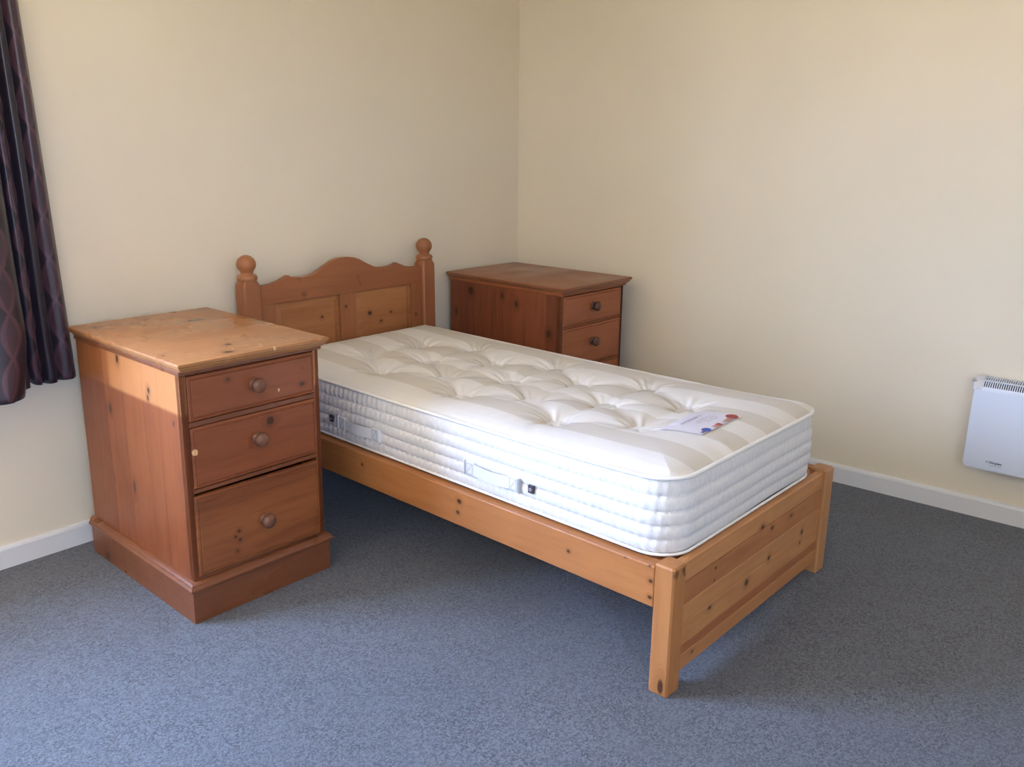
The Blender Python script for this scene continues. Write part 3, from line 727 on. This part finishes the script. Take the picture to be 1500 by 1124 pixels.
# printed label sewn on the top near the foot
def drape(poly_fn, nu, nv, lift):
    bm = bmesh.new(); g_ = []
    for j in range(nv+1):
        r_ = []
        for i in range(nu+1):
            x, y = poly_fn(i/nu, j/nv); r_.append(bm.verts.new((x, y, ztop(x, y)-MZ0+lift)))
        g_.append(r_)
    for j in range(nv):
        for i in range(nu): bm.faces.new((g_[j][i], g_[j][i+1], g_[j+1][i+1], g_[j+1][i]))
    return bm
def quad(cx_, cy__, w_, h_, sk=0.):
    return lambda u, v: (cx_+(u-.5)*w_+(v-.5)*sk, cy__+(v-.5)*h_)
LX, LY = .448, .205
lab = new('care_label', drape(quad(LX, LY, .236, .128, -.014), 60, 34, .0022), flat('lilac_white_label', (.68, .67, .74), .5), mat, smooth=True)
def disc(cx_, cy__, rx, ry): return lambda u, v: (cx_+rx*u*math.cos(2*PI*v), cy__+ry*u*math.sin(2*PI*v))
for fn, col, nm in ((disc(.547, .160, .020, .019), (.32, .045, .05), 'red_seal'), (quad(.510, .152, .034, .015), (.50, .24, .17), 'printed_badge'), (quad(.452, .150, .020, .017), (.38, .07, .07), 'printed_badge'), (quad(.432, .149, .020, .015), (.52, .24, .20), 'printed_badge'), (quad(.485, .151, .012, .013), (.60, .46, .38), 'printed_badge'), (disc(.384, .152, .017, .013), (.04, .10, .42), 'blue_badge'), (quad(.362, .149, .018, .008), (.16, .13, .16), 'printed_badge')):
    new(nm, drape(fn, 6, 24 if 'badge' not in nm or nm == 'blue_badge' else 4, .0036), flat(nm+'_ink', col, .5), lab)
bm = bmesh.new(); random.seed(5)
def glyphs(x0, x1, y, h, dens, lift=.0036):
    x = x0
    while x < x1:
        w_ = h*random.uniform(.5, .8)
        if random.random() < dens:
            kind_ = random.choice('oln')
            seg = {'o': [(0, 0, .25, 1), (.75, 0, 1, 1), (0, 0, 1, .2), (0, .8, 1, 1)], 'l': [(.3, 0, .6, 1.4)], 'n': [(0, 0, .25, 1), (.7, 0, 1, 1), (0, .8, 1, 1)]}[kind_]
            for (a, b, c_, d_) in seg:
                q_ = [(x+a*w_, y-b*h), (x+c_*w_, y-b*h), (x+c_*w_, y-d_*h), (x+a*w_, y-d_*h)]
                bm.faces.new([bm.verts.new((px, py, ztop(px, py)-MZ0+lift)) for px, py in q_])
        x += w_*1.35
glyphs(.385, .505, .240, .0085, .92); glyphs(.43, .51, .215, .005, .9); glyphs(.42, .52, .203, .005, .9); glyphs(.45, .515, .190, .005, .85)
new('label_print', bm, flat('grey_print', (.25, .22, .30), .7), lab)

# ------------------------------------------------------------------ panel heater on the right wall
HYa, HYb, HZ0, HZt = -2.262, -2.90, .218, .522
heater = empty('panel_heater', (rwx(-2.58)-.045, -2.58, HZ0), -WR+0)
heater.rotation_euler = (0, 0, WR)
heater.location = (rwx(-2.58), -2.58, HZ0)
tag(heater, 'white electric panel heater with slotted top grille fixed to the right wall', 'heater')
ha, hb = -2.262+2.58, -2.90+2.58                   # local y of the two ends (ha is the near-corner end)
m_hw = flat('white_heater_enamel', (.74, .79, .85), .38); m_hc = flat('heater_end_cap_plastic', (.66, .65, .64), .45); m_hd = flat('heater_dark_inside', (.03, .032, .04), .6)
zt_ = HZt-HZ0
bm = bmesh.new()
r = .022; out = []
for (cyy, cz, a0) in ((ha-r, r, -PI/2), ):
    pass
def rrect(y0, y1, z0, z1, rb, n=8):
    pts = []
    for i in range(n+1): a = -PI/2+PI/2*i/n; pts.append((y1-rb+rb*math.cos(a), z0+rb+rb*math.sin(a)))
    pts += [(y1, z1), (y0, z1)]
    for i in range(n+1): a = PI+PI/2*i/n; pts.append((y0+rb+rb*math.cos(a), z0+rb+rb*math.sin(a)))
    return pts
P_ = lambda i: rrect(hb+i, ha-i, i, zt_, .022-i*.5)
loft(bm, [[(x, y, z) for y, z in P_(i)] for x, i in ((-.035, .004), (-.040, 0), (-.084, 0), (-.088, .0015), (-.090, .005))])
bmesh.ops.recalc_face_normals(bm, faces=bm.faces); new('front_panel', bm, m_hw, heater, smooth=35)
new('mounting_case', bx((-.040, hb+.03, .02), (-.001, ha-.03, zt_+.02), .003), m_hw, heater)
# curved grille: dark core, two rows of ribs, three rails
gp = [(-.088, 0.000), (-.0885, .008), (-.086, .014), (-.078, .025), (-.066, .0335), (-.052, .038), (-.030, .040), (-.010, .038)]
def gpt(s, inset=0.):
    L = [0.]
    for i in range(1, len(gp)): L.append(L[-1]+math.dist(gp[i], gp[i-1]))
    s *= L[-1]
    for i in range(1, len(gp)):
        if s <= L[i]+1e-9:
            f = (s-L[i-1])/(L[i]-L[i-1]); p = Vector(gp[i-1]).lerp(Vector(gp[i]), f); d_ = (Vector(gp[i])-Vector(gp[i-1])).normalized()
            n_ = Vector((-d_.y, d_.x)); break
    return p-n_*inset
ga, gb = ha-.026, hb+.026
def strip(bm, s0, s1, y0, y1, th, inset, n=4):
    rings_ = []
    for i in range(n+1):
        s = s0+(s1-s0)*i/n; o_ = gpt(s, inset); i_ = gpt(s, inset+th)
        rings_.append([(o_.x, y0, o_.y+zt_), (o_.x, y1, o_.y+zt_), (i_.x, y1, i_.y+zt_), (i_.x, y0, i_.y+zt_)])
    loft(bm, rings_); 
bm = bmesh.new(); strip(bm, 0.02, .98, ga, gb, .006, .006, 14); bmesh.ops.recalc_face_normals(bm, faces=bm.faces); new('grille_backing', bm, m_hd, heater)
bm = bmesh.new()
for a, b in ((0., .14), (.42, .47), (.90, 1.)): strip(bm, a, b, ga, gb, .004, 0, 4)
bmesh.ops.recalc_face_normals(bm, faces=bm.faces); new('grille_rail', bm, m_hw, heater)
bm = bmesh.new(); y = ga
while y > gb:
    strip(bm, .13, .43, y, y-.0034, .004, .0002, 4); strip(bm, .46, .91, y-.001, y-.0046, .004, .0002, 4); y -= .0073
bmesh.ops.recalc_face_normals(bm, faces=bm.faces); rb_ = new('grille_ribs', bm, m_hw, heater); rb_['kind'] = 'stuff'
for s, ye in ((1, ha), (-1, hb)):
    bm = bmesh.new(); rr_ = []
    for (q_, sh) in ((-.026, 1.), (-.010, 1.02), (.0, .97), (.006, .85), (.009, .55)):
        ring = []
        for x, z in gp: ring.append((-.045+(x+.045)*sh, ye+s*q_, zt_-.004+(z+.006)*sh))
        ring += [(-.010*sh, ye+s*q_, zt_-.006), (-.045+(-.043)*sh, ye+s*q_, zt_-.006)]
        rr_.append(ring)
    loft(bm, rr_); bmesh.ops.recalc_face_normals(bm, faces=bm.faces); ec = new('end_cap', bm, m_hc, heater, smooth=40)
    bm = bmesh.new(); lathe(bm, [(.002, -.003), (.0125, -.003), (.0135, .0), (.011, .003), (.002, .0035)], (-.064, ye+s*.0015, zt_+.028), 'z', 20); new('control_dial', bm, flat('grey_dial', (.40, .39, .38), .5), ec, smooth=40)
def text(s, size, y, z, mat_, par, bold=.0):
    cu = bpy.data.curves.new('logo', 'FONT'); cu.body = s; cu.size = size; cu.extrude = .0004; cu.offset = bold
    tmp = bpy.data.objects.new('logo_tmp', cu); C.objects.link(tmp)
    bpy.context.view_layer.update()
    me = bpy.data.meshes.new_from_object(tmp.evaluated_get(bpy.context.evaluated_depsgraph_get()))
    bpy.data.objects.remove(tmp)
    o = bpy.data.objects.new('printed_logo', me); C.objects.link(o); me.materials.append(mat_); o.parent = par
    o.matrix_local = Matrix(((0, 0, -1, -.0904), (-1, 0, 0, y), (0, 1, 0, z), (0, 0, 0, 1)))
    return o
text('Dimplex', .0125, -2.350+2.58, .250-HZ0, flat('logo_grey', (.10, .11, .13), .5), heater, .0003)
bm = bmesh.new(); y = -2.351+2.58                       # second line: too small in the photograph to read, only its faint marks
random.seed(3)
while y > -2.392+2.58:
    w_ = random.uniform(.0015, .0032); box(bm, (-.0907, y-w_, .2415-HZ0), (-.0899, y, .2415-HZ0+random.choice((.0022, .003)))); y -= w_+.0011
new('faint_print', bm, flat('logo_pale', (.42, .44, .47), .5), heater)
bm = bmesh.new(); lathe(bm, [(.0002, 0), (.004, 0), (.004, .0006), (.0002, .0006)], (-.0902, -2.343+2.58, .2545-HZ0), 'x', 16, -1); new('logo_mark', bm, flat('logo_mark_grey', (.45, .46, .48), .5), heater)
